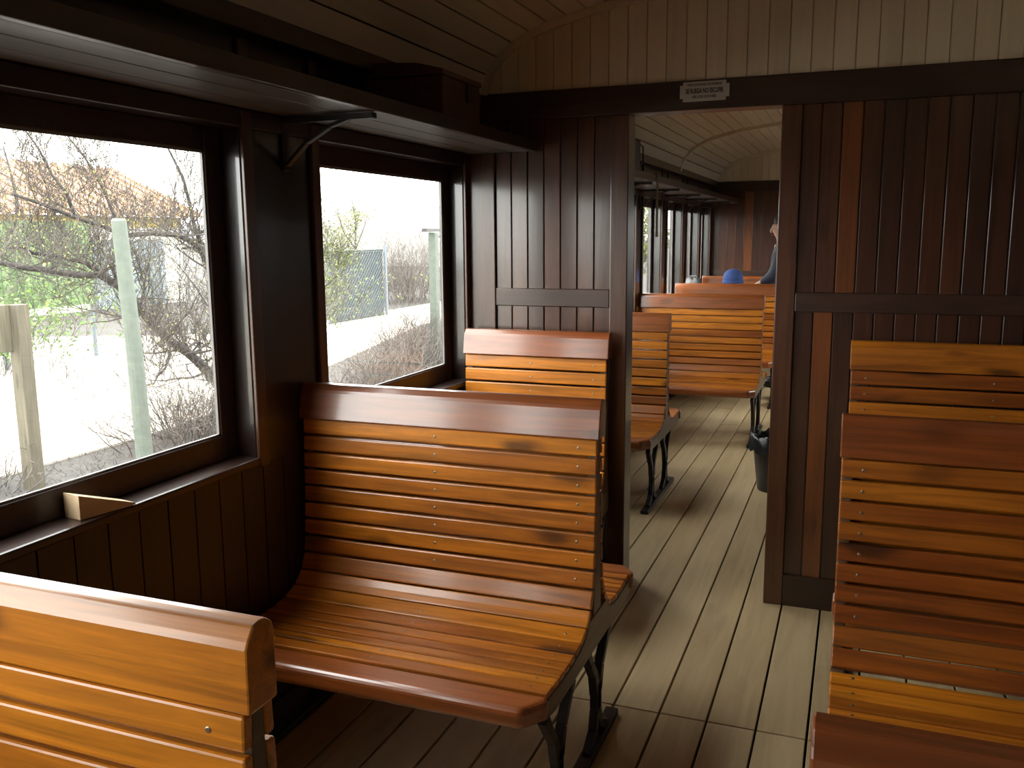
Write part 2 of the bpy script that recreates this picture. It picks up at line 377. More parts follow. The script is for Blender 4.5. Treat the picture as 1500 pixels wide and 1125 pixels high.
trim(6, 'dark horizontal rail across the planks right of the doorway', DARKX, (DR+.072, XR-.06, YP-.012, YP-.0003, 1.163, 1.237, .7))
trim(7, 'dark corner post where partition meets window wall', CASING, (XL+.0005, XL+.127, YP-.014, YP+.094, 0, DT-.0005, .2))
trim(8, 'dark corner post at the right end of the partition', CASING, (XR-.06, XR-.0005, YP-.014, YP+.094, 0, DT-.0005, .2))
struct((lambda m: (m.box(XL+.127, DL-.072, YP-.012, YP+.092, 0, .127, .4), m.box(DR+.072, XR-.06, YP-.012, YP+.092, 0, .127, .4), m.build('baseboard_front', DARKX, bevel=.003))[2])(MB()), 'dark plinth board at the foot of the partition')
for nm, y0, y1, lab in (('wall_end', YE, YE+.02, 'dark plank end wall of the far compartment'), ('wall_back', YB-.02, YB, 'dark plank wall behind the viewer')):
    m = MB(); planks(m, XL, XR, y0, y1, 0, 1.915, .09, tones=[.4,.6,.75,.5,.95,.3,.5] if nm == 'wall_end' else ()); w = struct(m.build(nm, DARKV, bevel=.002, seg=1), lab)
    s_ = -1 if nm == 'wall_end' else 1; ya, yb = (YE-.012, YE) if s_ < 0 else (YB, YB+.012)
    m = MB(); m.box(XL, XR, ya, yb, 1.915, 2.0245, .4); m.box(XL, XR, ya, yb, .93, 1.06, .6); m.box(XL, XR, ya, yb, 0, .12, .4); m.build('cross_rail', DARKX, w)
    m = MB(); m.box(XL-.1, XR+.1, YE+.021 if s_ < 0 else YB-.08, YE+.08 if s_ < 0 else YB-.021, -.1, 2.5); m.build('wall_core', BLACK, w)
    m = MB(); lunette(m, y0-.001, y1-.001); m.build('lunette_boards', CREAMV, w, bevel=.0015, seg=1)
    m = MB(); arch_mould(m, y0-.015 if s_ < 0 else y1-.001, y0-.001 if s_ < 0 else y1+.013); m.build('arch_moulding', CREAMV, w)

# ------------------------------------------------------------------ luggage racks
def rack(y0, y1, label, brackets, left=True):
    X = (lambda x: x) if left else mir
    t = thing('luggage_rack', label, 'luggage rack', (X(XL+.155),(y0+y1)/2,1.79), 'wooden luggage racks along the side walls')
    cx, cy, cz = t.location
    def bx(m, x0, x1, a, c, *z): xa, xb = sorted((X(x0)-cx, X(x1)-cx)); m.box(xa, xb, a-cy, c-cy, z[0]-cz, z[1]-cz, z[2])
    m = MB(); e = [XL+.013, -1.452, -1.352, -1.262]
    for i in range(3): bx(m, e[i]+.002, e[i+1]-.002, y0, y1, 1.79, 1.812, R(.2,.9))
    m.build('shelf_boards', SHELFM, t, bevel=.002)
    m = MB(); bx(m, -1.262, -1.238, y0, y1, 1.789, 1.832, .4); m.build('front_edge', DARKY, t, bevel=.003)
    for yb in brackets:
        m = MB()
        def P(x, z): return (X(x)-cx, z-cz)
        m.strip([P(XL+.012,1.779), P(-1.25,1.779)], .016, 'y', yb-cy-.013, yb-cy+.013)
        m.strip([P(-1.33,1.775), P(-1.39,1.757), P(-1.47,1.715), P(XL+.012,1.655)], .010, 'y', yb-cy-.011, yb-cy+.011)
        m.box(*sorted((X(XL+.002)-cx, X(XL+.010)-cx)), yb-cy-.012, yb-cy+.012, 1.64-cz, 1.789-cz)
        m.build('bracket', IRON, t, bevel=.002, seg=1)
    return t
PB = [.761-1.452, .761, 2.225]
rack(YB+.01, YP-.014, 'long dark luggage rack above the two near left windows', PB)
FB = [7.63+.935*k for k in range(-4,3)]
rack(YP+.1, YE-.02, 'luggage rack above the left windows of the far compartment, seen through the doorway', FB)
# (the right hand racks lie outside the picture)

# ------------------------------------------------------------------ benches
FRONT = [(-.027,.916),(-.035,.72),(-.045,.56),(-.057,.49),(-.083,.445),(-.125,.414),(-.18,.400),(-.25,.394),(-.34,.396),(-.445,.402)]
def walk(poly):
    acc = [0]
    for a, c in zip(poly, poly[1:]): acc.append(acc[-1]+math.hypot(c[0]-a[0], c[1]-a[1]))
    def at(s):
        for i in range(len(poly)-1):
            if s <= acc[i+1] or i == len(poly)-2:
                k = (s-acc[i])/(acc[i+1]-acc[i]); return (poly[i][0]+(poly[i+1][0]-poly[i][0])*k, poly[i][1]+(poly[i+1][1]-poly[i][1])*k)
    return at, acc[-1]
SCREW = None
def make_bench(W, double=True, lift=0, gap=False, screws=True, tones=None, railtone=.5, railmat=None, tilt=0, aisle_left=False, seed=1, wall_leg=True):
    """bench along local x (0..W), back in the middle at y=0, near seat towards -y; returns the Empty"""
    global SCREW
    rnd = random.Random(seed)
    t = bpy.data.objects.new('wooden_bench', None); COL.objects.link(t); t.empty_display_size = .1
    cx = W/2
    sides = (1,-1) if double else (1,)
    for sd in sides:
        k = .76 if sd < 0 else 1.0
        pts = [(p[0]*(1 if p[1] > .44 else 1), p[1]+(lift if p[1] > .6 else 0)) for p in FRONT]
        if sd < 0: pts = [(-(p[0] if p[0] > -.09 else -.09+(p[0]+.09)*k), p[1]) for p in pts]
        at, total = walk(pts)
        nb = 10; backlen = .518+lift
        edges = [backlen*i/nb for i in range(nb+1)]
        widths = [.056,.054,.046,.044,.044,.044,.056]
        tot = sum(widths); seatlen = total-backlen
        for w in widths: edges.append(edges[-1]+w*seatlen/tot)
        back = MB(); seat = MB(); scr = []
        for i in range(len(edges)-1):
            s0, s1 = edges[i]+.002, edges[i+1]-.0055
            if gap and sd > 0 and i == nb: s0 += .010
            if i in (nb-1, nb-2) or (i == nb and not gap): s0 -= .002; s1 += .0035
            n = 1 if i < nb-1 else 2
            tone = (tones[i] if tones and sd > 0 and i < len(tones) else rnd.uniform(.1,.9))
            prof = [at(s0+(s1-s0)*j/n) for j in range(n+1)]
            inn = []
            for j in range(n+1):
                a, c = prof[max(0,j-1)], prof[min(n,j+1)]; dx, dz = c[0]-a[0], c[1]-a[1]; l = math.hypot(dx,dz)
                nx, nz = -dz/l, dx/l         # turn towards the inside / underside
                if nx*(-sd) < 0 and abs(nx) > abs(nz): nx, nz = -nx, -nz
                inn.append((prof[j][0]+(.016*abs(dz/l))*sd, prof[j][1]-.016*abs(dx/l)))
            (back if i < nb else seat).prism(prof+inn[::-1], 'x', -cx+.004, cx-.004, tone)
            if screws and sd > 0 and i != 9:
                pm = at((edges[i]+edges[i+1])/2); a, c = prof[0], prof[-1]
                ang = math.atan2(-(c[0]-a[0]), -(c[1]-a[1]))
                for xx in ((-cx+.055, -cx+W*.52) if aisle_left else (cx-.055, cx-W*.52)):
                    scr.append((xx, pm[0], pm[1], -ang, i < nb))
        bo = back.build('backrest' , HONEY, t, bevel=.004)
        so = seat.build('seat', HONEY, t, bevel=.004)
        # rounded front board of the seat
        fy, fz = pts[-1]; e = fy-.002*sd
        fd_ = (.085 if sd > 0 else .07)*sd
        m = MB(); m.prism([(-cx-.004,e),(cx+.006,e),(cx+.006,e-.30*fd_),(cx-.036,e-fd_),(-cx-.004,e-fd_)], 'z', fz-.054, fz, rnd.uniform(.3,.9))
        m.build('front_board', RAIL, t, bevel=.016, seg=4)
        for x, y, z, a, onb in scr:
            if SCREW is None:
                q = MB(); q.lathe((0,0,0), [(.0042,-.002),(.0042,.0006),(.0030,.0012)], 10); o = q.build('screw', BRASS); o.rotation_mode = 'XYZ'; SCREW = o
            else:
                o = SCREW.copy(); COL.objects.link(o)
            o.parent = bo if onb else so; o.location = (x, y, z); o.rotation_euler = (math.pi/2 + a, 0, 0)
    # top rail, rounded on both edges
    z0, z1 = .918+lift, 1.022+lift
    yb = .024
    prof = [(-.029-tilt,z0),(-.028,z1-.026),(-.024,z1-.017),(-.013,z1-.002),(0,z1),(yb-.014,z1-.001),(yb-.004,z1-.008),(yb,z1-.020),(yb,z0)]
    m = MB(); m.prism(prof, 'x', -cx, cx+.006, railtone); m.build('top_rail', railmat or RAIL, t, bevel=.003)
    # two end frames: upright between the slats and bearer under the seat
    for xe in (cx-.032, -cx+.006):
        m = MB(); yy = .032 if double else .022
        m.prism([(-.010,z0),(-.028,.52),(-.045,.40),(yy+.005,.40),(yy-.006,.52),(yy-.022,z0)], 'x', xe, xe+.026, .3); m.build('upright', BEARER, t, bevel=.002)
        m = MB(); f = [p for p in FRONT if p[1] < .47]
        top = [(p[0], p[1]-.018) for p in f][::-1]
        if double:
            r_ = [(-( -.09+(p[0]+.09)*.76 if p[0] < -.09 else p[0]), p[1]-.018) for p in f]; poly = [(-.455,.372)] + top + r_ + [(.375,.372),(.37,.338),(.30,.328),(-.38,.328),(-.45,.340)]
        else: poly = [(-.455,.372)] + top + [(.02,.42),(.02,.328),(-.38,.328),(-.45,.340)]
        m.prism(poly, 'x', xe-.003, xe+.029, .5); m.build('bearer', BEARER, t, bevel=.002)
        if xe < 0 and not wall_leg: continue
        # cast iron standard: foot bar with two forked, waisted legs
        x0, x1 = xe+.002, xe+.026
        m = MB(); m.box(x0-.008, x1+.008, -.50, .22 if double else .03, 0, .022); m.build('foot_bar', IRON, t, bevel=.004)
        for yc in ((-.325, .03) if double else (-.36,-.09)):
            m = MB(); q = .9 if double else .6
            m.strip([(yc-.115*q,.329),(yc-.085*q,.29),(yc-.035*q,.235),(yc-.008,.17)], [.030,.024,.026,.036], 'x', x0, x1)
            m.strip([(yc+.125*q,.329),(yc+.10*q,.30),(yc+.04*q,.24),(yc+.008,.17)], [.030,.024,.026,.036], 'x', x0, x1)
            m.strip([(yc,.20),(yc,.165),(yc-.004,.12),(yc-.03*q,.06),(yc-.10*q,.018)], [.044,.040,.034,.028,.030], 'x', x0, x1)
            m.strip([(yc,.20),(yc,.165),(yc+.004,.12),(yc+.03*q,.06),(yc+.11*q,.018)], [.044,.040,.034,.028,.030], 'x', x0, x1)
            m.build('leg', IRON, t, bevel=.002, seg=1)
    return t
GB = 'slatted wooden benches of the car'
def put(t, xl, W, y, label):
    t.location = (xl+W/2, y, 0); tag(t, label, 'bench', GB); return t
WL = .925
b1 = put(make_bench(WL, tones=[.95,.55,.62,.5,.4,.35,.55,.3,.42,.75,.8,.35,.4,.35,.45,.85], railtone=.35, tilt=.014, seed=3), -1.545, WL, 2.275, 'full slatted bench in the middle of the photo, seat toward the viewer')
b0 = put(make_bench(WL, tones=[.8,.9,.7,.6,.75,.5,.5,.5,.5], railtone=.75, railmat=HONEY, seed=5), -1.545, WL, .795, 'golden bench back with rounded top in the bottom left corner, below the wedge')
b2 = put(make_bench(.62, double=False, lift=.05, tones=[.85,.8,.75,.5,.5], railtone=.3, tilt=.013, seed=8), -1.53, .62, 3.45, 'short bench standing against the partition left of the doorway, behind the middle bench')
W2 = .90
r2 = put(make_bench(W2, gap=True, aisle_left=True, tones=[.26,.30,.12,.22,.02,.05,.0,.06,.3,.02,.7,.65,.3], railtone=.25, seed=11), -.018, W2, 2.275, 'dark amber bench at the right edge, floor showing through its gap above the seat')
r1 = put(make_bench(W2, double=False, lift=.05, aisle_left=True, tones=[.12,.08,.5,.2,.3], railtone=.45, railmat=HONEY, seed=13), -.01, W2, 3.45, 'amber bench on the right standing against the plank partition, behind the dark amber bench')
r3 = put(make_bench(W2, aisle_left=True, tones=[.3,.3,.3], railtone=.2, seed=17), -.018, W2, .795, 'dark brown bench back cut off at the bottom right corner of the photo')
fa = put(make_bench(.575, screws=False, seed=19, railtone=.9, tilt=.01), -1.545, .575, 4.99, 'narrow bench just behind the doorway, nearest of those in the far compartment')
fb = put(make_bench(WL, screws=False, seed=23, railtone=.7, tilt=.01), -1.545, WL, 6.70, 'full width bench in the far compartment, second row beyond the doorway')
fc = copy_tree(fb); put(fc, -1.545, WL, 8.19, 'far compartment bench showing mostly its red brown top rail, in front of the child')
fd = copy_tree(fb); put(fd, -1.545, WL, 9.70, 'rearmost orange bench in the far compartment, behind the child with the blue cap')

# ------------------------------------------------------------------ small things inside
# wooden box on the rack
t = thing('wooden_box', 'dark wooden box standing on the luggage rack near the partition', 'box', (-1.3825,2.795,1.8325))
m = MB(); m.box(-.14,.14,-.15,.15,0,.12,.5); m.build('box_body', BOXW, t, bevel=.004)
m = MB(); m.prism([(-.14,.121),(.146,.121),(.146,.136),(.05,.160),(-.08,.168),(-.14,.168)], 'y', -.156, .156, .3); m.build('lid', BOXW, t, bevel=.003)
m = MB(); m.box(.1405,.149,.03,.075,.055,.118); m.build('latch', IRON, t, bevel=.002)
# case on the far rack
t = thing('travel_case', 'upright dark travel case on the far luggage rack, above the doorway bench', 'case', (-1.36,5.27,1.8325))
m = MB(); m.box(-.11,.11,-.17,.16,0,.185,.4); m.build('case_body', plain('black_leather', (.016,.014,.013), .5), t, bevel=.015)
t2 = MB(); t2.tube([(.09,.162,.02),(.09,.22,.03),(.10,.27,.06),(.10,.26,.15),(.09,.20,.165),(.09,.162,.15)], .005, 6); t2.build('wire_handle', IRON, t)
# canvas strap
t = MB(); t.box(-1.2365,-1.2325, 5.82, 5.875, 1.45, 1.85); t.box(-1.2375,-1.2315, 5.817, 5.878, 1.44, 1.475); t.box(-1.29,-1.2325,5.82,5.875,1.833,1.838)
tag(t.build('canvas_strap', OLIVE, loc=(-1.2345,5.85,1.44), bevel=.001, seg=1), 'olive canvas strap hanging from the far luggage rack', 'strap')
# wedge on the sill
m = MB(); m.prism([(-.07,0),(.07,0),(.066,.006),(-.07,.056)], 'x', -.028, .028, .5)
w = tag(m.build('wooden_wedge', PALEW, loc=(0,0,0), bevel=.001), 'pale wooden wedge lying on the window sill', 'wedge')
w.location = (-1.570, 1.49, ZS+.0005); w.rotation_euler = (0, 0, math.radians(-10))
# sign over the door
cx, cz = -.571, 1.982
t = thing('enamel_sign', 'small white enamel notice with black lettering over the doorway', 'sign', (cx, YP-.012, cz))
m = MB(); a, h, c = .092, .036, .012
m.prism([(-a+c,-h),(a-c,-h),(a-c,-h+c),(a,-h+c),(a,h-c),(a-c,h-c),(a-c,h),(-a+c,h),(-a+c,h-c),(-a,h-c),(-a,-h+c),(-a+c,-h+c)], 'y', -.004, -.0005, .5)
m.build('plate', WHITEP, t, bevel=.0008, seg=1)
def text(body, size, z, parent, sx=1, name='lettering'):
    cu = bpy.data.curves.new(name, 'FONT'); cu.body = body; cu.size = size; cu.align_x = 'CENTER'; cu.align_y = 'CENTER'; cu.extrude = .0003; cu.offset = size*.03
    o = bpy.data.objects.new(name, cu); COL.objects.link(o); bpy.context.view_layer.update()
    me = bpy.data.meshes.new_from_object(o.evaluated_get(bpy.context.evaluated_depsgraph_get())); bpy.data.objects.remove(o)
    me.materials.clear(); me.materials.append(INK)
    o = bpy.data.objects.new(name, me); COL.objects.link(o); o.parent = parent; o.location = (0,-.0044,z); o.rotation_euler = (math.pi/2,0,0); o.scale = (sx,1,1)
    return o
text('POR RAZONES DE HIGIENE', .011, .024, t, .95)
text('SE RUEGA NO ESCUPIR', .024, .001, t, .56)
text('EN LOS COCHES', .013, -.020, t, .9)
# waste bin
t = thing('waste_bin', 'black waste bin standing just behind the right doorpost', 'bin', (-.395,5.2,0))
m = MB(); m.lathe((0,0,0), [(.085,0),(.09,.01),(.125,.30),(.128,.30),(.122,.30),(.087,.015)], 22); m.build('bucket', BLKPL, t, smooth=True)
m = MB(); pr_ = []
vs = [];n = 36
for i,(r,z) in enumerate([(.118,.285),(.130,.325),(.137,.315),(.136,.27),(.141,.235)]):
    for k in range(n): vs.append(((r+.006*math.sin(k*2.9+i))*math.cos(2*math.pi*k/n), (r+.006*math.sin(k*2.9+i))*math.sin(2*math.pi*k/n), z+.012*math.sin(k*1.7+i*2)))
m._add(vs, [(i*n+k,i*n+(k+1)%n,(i+1)*n+(k+1)%n,(i+1)*n+k) for i in range(4) for k in range(n)], .5); m.build('bin_liner', BLKPL, t, smooth=True)

# ------------------------------------------------------------------ people in the far compartment
def skin(name, joints, edges, mat, parent, root=0, sub=2):
    me = bpy.data.meshes.new(name); me.from_pydata([j[0] for j in joints], edges, []); me.materials.append(mat)
    o = bpy.data.objects.new(name, me); COL.objects.link(o); o.parent = parent
    o.modifiers.new('skin','SKIN'); sv = me.skin_vertices[0].data
    for i, j in enumerate(joints):
        r = j[1]; sv[i].radius = r if isinstance(r,tuple) else (r,r); sv[i].use_root = (i == root)
    s_ = o.modifiers.new('sub','SUBSURF'); s_.levels = sub; s_.render_levels = sub
    return o
def hand(joints, edges, wrist, base, d, side, sc=1):
    """palm and five fingers growing from joint index wrist at point base along d"""
    d = Vector(d).normalized(); u = Vector((0,0,1)).cross(d); u = u.normalized() if u.length > .1 else Vector((0,1,0)); base = Vector(base)
    p = base + d*.05*sc; joints.append((tuple(p), (.026*sc,.016*sc))); pi_ = len(joints)-1; edges.append((wrist,pi_))
    for k, (off, ln) in enumerate(((-.027,.055),(-.009,.066),(.009,.07),(.027,.062))):
        q = p + d*.03*sc + u*off*sc; joints.append((tuple(q), .009*sc)); edges.append((pi_,len(joints)-1))
        q = q + d*ln*.55*sc - Vector((0,0,.008)); joints.append((tuple(q), .008*sc)); edges.append((len(joints)-2,len(joints)-1))
        q = q + d*ln*.45*sc - Vector((0,0,.016)); joints.append((tuple(q), .0065*sc)); edges.append((len(joints)-2,len(joints)-1))
    q = base + d*.025*sc + u*side*.035*sc; joints.append((tuple(q), .010*sc)); edges.append((wrist,len(joints)-1))
    q = q + d*.035*sc + u*side*.012*sc; joints.append((tuple(q), .008*sc)); edges.append((len(joints)-2,len(joints)-1))
def face(parent_, hc, fw, s=1):
    """nose, eyes and ears on a head centred at hc looking along fw"""
    parent = next(c for c in parent_.children if c.name.startswith('body'))
    fw = Vector(fw).normalized(); sdv = fw.cross(Vector((0,0,1))).normalized(); hc = Vector(hc)
    for k in (-1,1):
        m = MB(); m.ball((0,0,0), .012*s, 8); o = m.build('eye', WHITEP, parent, smooth=True); o.location = hc+fw*.072*s+sdv*k*.032*s+Vector((0,0,.01*s))
        m = MB(); m.ball((0,0,0), (.012*s,.02*s,.03*s), 8); o = m.build('ear', SKIN, parent, smooth=True); o.location = hc+sdv*k*.072*s
    m = MB(); m.ball((0,0,0), (.014*s,.014*s,.024*s), 8); o = m.build('nose', SKIN, parent, smooth=True); o.location = hc+fw*.082*s-Vector((0,0,.012*s))
    m = MB(); m.ball((0,0,0), (.022*s,.010*s,.006*s), 8); o = m.build('mouth', RED, parent, smooth=True); o.location = hc+fw*.074*s-Vector((0,0,.052*s)); o.rotation_euler.z = math.atan2(sdv.y,sdv.x)
# adult standing between the benches, turned to the windows, one arm reaching down to the child
A = thing('person', 'standing person in a navy jacket, half hidden by the right doorpost', 'person', (-.655,8.93,0))
J = [((0,0,.86),(.135,.10)),((0,0,1.08),(.125,.095)),((-.01,0,1.27),(.155,.10)),((-.02,0,1.36),.05),((-.035,0,1.42),.048),((-.045,0,1.50),(.090,.10)),((-.045,0,1.57),(.082,.09)),
     ((0,-.18,1.30),.052),((-.07,-.235,1.06),.042),((-.22,-.20,.98),.033),((0,.18,1.30),.052),((-.03,.22,1.05),.042),((-.10,.20,.84),.033),
     ((0,-.09,.80),.082),((.01,-.09,.44),.056),((.02,-.09,.09),.04),((-.10,-.095,.035),.032),((0,.09,.80),.082),((.01,.09,.44),.056),((.02,.09,.09),.04),((-.10,.095,.035),.032)]
E_ = [(0,1),(1,2),(2,3),(3,4),(4,5),(5,6),(2,7),(7,8),(8,9),(2,10),(10,11),(11,12),(0,13),(13,14),(14,15),(15,16),(0,17),(17,18),(18,19),(19,20)]
hand(J, E_, 9, (-.22,-.20,.98), (-1,.1,-.25), 1); hand(J, E_, 12, (-.10,.20,.84), (-.15,0,-1), -1)
body = skin('body', J, E_, SKIN, A)
jk = [((0,0,.80),(.155,.125)),((0,0,1.06),(.150,.12)),((-.01,0,1.28),(.175,.125)),((-.02,0,1.365),.075),((0,-.19,1.305),.075),((-.07,-.24,1.07),.064),((-.19,-.21,.99),.052),((0,.19,1.305),.075),((-.03,.228,1.06),.064),((-.085,.208,.90),.052)]
skin('jacket', jk, [(0,1),(1,2),(2,3),(2,4),(4,5),(5,6),(2,7),(7,8),(8,9)], NAVY, A)
tr_ = [((0,0,.87),(.15,.115)),((0,-.09,.79),.098),((.01,-.09,.44),.074),((.02,-.09,.10),.06),((0,.09,.79),.098),((.01,.09,.44),.074),((.02,.09,.10),.06)]
skin('trousers', tr_, [(0,1),(1,2),(2,3),(0,4),(4,5),(5,6)], JEANS, A)
for yy in (-.09,.09):
    m = MB(); m.ball((-.05,yy,.04), (.13,.05,.045), 12); m.build('shoe', BLKPL, A, smooth=True)
m = MB(); m.ball((-.015,0,1.575), (.098,.092,.085), 14); m.build('hair', HAIR, A, smooth=True)
face(A, (-.05,0,1.505), (-1,-.15,-.1))
# child on the third far bench, seen from behind
K = thing('person', 'seated child in blue knitted cap and grey hood behind a far bench back', 'person', (-1.07,8.46,0))
zs = .425
J = [((0,0,zs+.10),(.11,.09)),((0,-.02,zs+.27),(.10,.075)),((0,-.03,zs+.40),(.115,.075)),((0,-.02,zs+.455),.04),((0,-.005,zs+.50),.04),((0,.01,zs+.575),(.08,.085)),((0,.01,zs+.635),(.07,.072)),
     ((-.13,-.03,zs+.39),.04),((-.155,.02,zs+.20),.033),((-.11,.14,zs+.14),.026),((.13,-.03,zs+.39),.04),((.155,.02,zs+.20),.033),((.11,.14,zs+.14),.026),
     ((-.065,.05,zs+.075),.062),((-.07,.25,zs+.07),.048),((-.07,.27,zs-.19),.036),((-.07,.36,zs-.22),.028),((.065,.05,zs+.075),.062),((.07,.25,zs+.07),.048),((.07,.27,zs-.19),.036),((.07,.36,zs-.22),.028)]
E2 = list(E_[:20])
hand(J, E2, 9, (-.11,.14,zs+.14), (.2,1,-.2), 1, .75); hand(J, E2, 12, (.11,.14,zs+.14), (-.2,1,-.2), -1, .75)
skin('body', J, E2, SKIN, K)
ck = [((0,0,zs+.115),(.122,.105)),((0,-.02,zs+.27),(.118,.092)),((0,-.03,zs+.40),(.13,.092)),((0,-.015,zs+.465),.07),((-.135,-.03,zs+.39),.058),((-.16,.02,zs+.20),.048),((-.12,.125,zs+.15),.038),((.135,-.03,zs+.39),.058),((.16,.02,zs+.20),.048),((.12,.125,zs+.15),.038)]
skin('coat', ck, [(0,1),(1,2),(2,3),(2,4),(4,5),(5,6),(2,7),(7,8),(8,9)], GREYC, K)
tk = [((0,0,zs+.11),(.115,.098)),((-.068,.06,zs+.083),.072),((-.07,.25,zs+.078),.058),((-.07,.27,zs-.17),.047),((.068,.06,zs+.083),.072),((.07,.25,zs+.078),.058),((.07,.27,zs-.17),.047)]
skin('trousers', tk, [(0,1),(1,2),(2,3),(0,4),(4,5),(5,6)], JEANS, K)
for xx in (-.07,.07):
    m = MB(); m.ball((xx,.33,zs-.225), (.04,.095,.035), 12); m.build('shoe', BLKPL, K, smooth=True)
m = MB(); m.ball((0,.005,zs+.635), (.092,.10,.085), 16); m.lathe((0,.005,zs+.58), [(.090,0),(.096,.008),(.096,.03),(.090,.036)], 18); m.build('cap', CAPB, K, smooth=True)
m = MB(); m.ball((0,-.055,zs+.50), (.115,.06,.06), 14); m.build('hood', GREYC, K, smooth=True)
m = MB(); m.ball((.09,-.045,zs+.52), (.035,.03,.045), 10); m.build('scarf', RED, K, smooth=True)
face(K, (0,.01,zs+.58), (0,1,0), .88)
# grey bag on the same seat by the window
t = thing('grey_bag', 'soft grey bag lying on the bench by the far windows', 'bag', (-1.43,8.44,.40))
m = MB()
vs = []; n = 20
for i,(r,z) in enumerate([(.06,0),(.085,.03),(.085,.25),(.07,.42),(.072,.60),(.06,.645),(.01,.66)]):
    for k in range(n): vs.append((r*1.05*math.cos(2*math.pi*k/n)*(1+.05*math.sin(3*k+i)), r*1.3*math.sin(2*math.pi*k/n)*(1+.05*math.sin(5*k)), z+.012*math.sin(k*2+i)*(i>0)))
m._add(vs, [(i*n+k,i*n+(k+1)%n,(i+1)*n+(k+1)%n,(i+1)*n+k) for i in range(6) for k in range(n)] + [tuple(range(n))[::-1]], .5); m.build('bag_body', GREYC, t, smooth=True)
m = MB(); m.tube([(-.03,0,.64),(-.03,.0,.675),(.03,0,.675),(.03,0,.64)], .007, 6); m.build('carry_loop', GREYC, t)

# ------------------------------------------------------------------ outside, left of the train
GZ = -.6
def patch(name, mat, pts, z, label, sub=1):
    m = MB(); m.prism([(p[0],p[1]) for p in pts], 'z', z-.3, z); return struct(m.build(name, mat), label)
patch('ground', LITTER, [(-400,-60),(-1.9,-60),(-1.9,400),(-400,400)], GZ, 'dull ground with dry litter beside the train')
patch('ground_right', LITTER, [(1.3,-60),(200,-60),(200,400),(1.3,400)], GZ, 'ground on the far side of the train')
m = MB(); m.prism([(-7.0,-40),(-6.9,7.2),(-7.2,9.5),(-8.2,13.5),(-9.6,19),(-10.4,40),(-17.5,60),(-13.0,40),(-12.3,22),(-12.4,16),(-20.5,12),(-20.5,-40)], 'z', GZ+.001, GZ+.02)
struct(m.build('pale_track', ROADM), 'wide pale dusty track outside the windows')
def grow(m, rnd, p, d, ln, r, lvl, leaves=None, up=.25, seg=4, wob=.32, tips=None):
    pts = [Vector(p)]; rs = [r]; d = Vector(d).normalized()
    for i in range(seg):
        d = (d + Vector((rnd.uniform(-wob,wob), rnd.uniform(-wob,wob), rnd.uniform(-wob,wob)+up*.3))).normalized()
        pts.append(pts[-1] + d*(ln/seg)); rs.append(r*(1-.75*(i+1)/seg)+.0008)
    m.tube(pts, rs, 5 if r > .012 else 3, rnd.random(), cap=False)
    if leaves is not None and lvl <= 1:
        for q in pts[1:]: leaves.append(q)
    if lvl > 0:
        for i in range(1, seg+1):
            for _ in range(2 if lvl > 1 else 2):
                if rnd.random() < .85:
                    nd = (d*.5 + Vector((rnd.uniform(-1,1),rnd.uniform(-1,1),rnd.uniform(-.5,1)+up))).normalized()
                    grow(m, rnd, pts[i], nd, ln*rnd.uniform(.4,.7), max(.0022, rs[i]*rnd.uniform(.45,.7)), lvl-1, leaves, up)
def leafmesh(m, rnd, pts, n, size, spread):
    for _ in range(n):
        c = Vector(rnd.choice(pts)) + Vector((rnd.gauss(0,spread), rnd.gauss(0,spread), rnd.gauss(0,spread)))
        a = Vector((rnd.uniform(-1,1),rnd.uniform(-1,1),rnd.uniform(-1,1))).normalized(); q = a.cross(Vector((rnd.uniform(-1,1),rnd.uniform(-1,1),rnd.uniform(-1,1)))).normalized()
        s_ = size*rnd.uniform(.6,1.3)
        m._add([c-a*s_, c+q*s_*.45, c+a*s_, c-q*s_*.45], [(0,1,2,3)], rnd.random())
def tree(name, label, cat, base, limbs, lvl, budmat, nbud, bsize, seed, dens=2, up=.25, group=None, tl=(.5,1.0)):
    rnd = random.Random(seed); t = thing(name, label, cat, base, group); bl = Vector(base)
    tm = MB(); tw = MB(); lp = []
    for line, r0, r1 in limbs:
        L = [Vector(p)-bl for p in line]; n = len(L)
        rs = [r0+(r1-r0)*i/(n-1) for i in range(n)]
        # smooth the limb a little
        P = [L[0]]; Q = [rs[0]]
        for i in range(n-1):
            P += [L[i].lerp(L[i+1],.5)+Vector((rnd.gauss(0,.03),rnd.gauss(0,.02),rnd.gauss(0,.02))), L[i+1]]; Q += [(rs[i]+rs[i+1])/2, rs[i+1]]
        tm.tube(P, Q, 8, .5)
        for i in range(2, len(P)):
            for _ in range(dens):
                d = Vector((rnd.uniform(-1,1), rnd.uniform(-1,1), rnd.uniform(-.4,1.2)))
                grow(tw, rnd, P[i].lerp(P[i-1], rnd.random()), d, rnd.uniform(*tl), max(.004, Q[i]*.3), lvl, lp, up)
    tm.build('trunk', BARK, t, smooth=True, recalc=False); tw.build('twigs', TWIG, t, recalc=False)
    if nbud and lp:
        bm_ = MB(); leafmesh(bm_, rnd, lp, nbud, bsize, .05); bm_.build('foliage', budmat, t, recalc=False)
    return t
X1 = -7.5
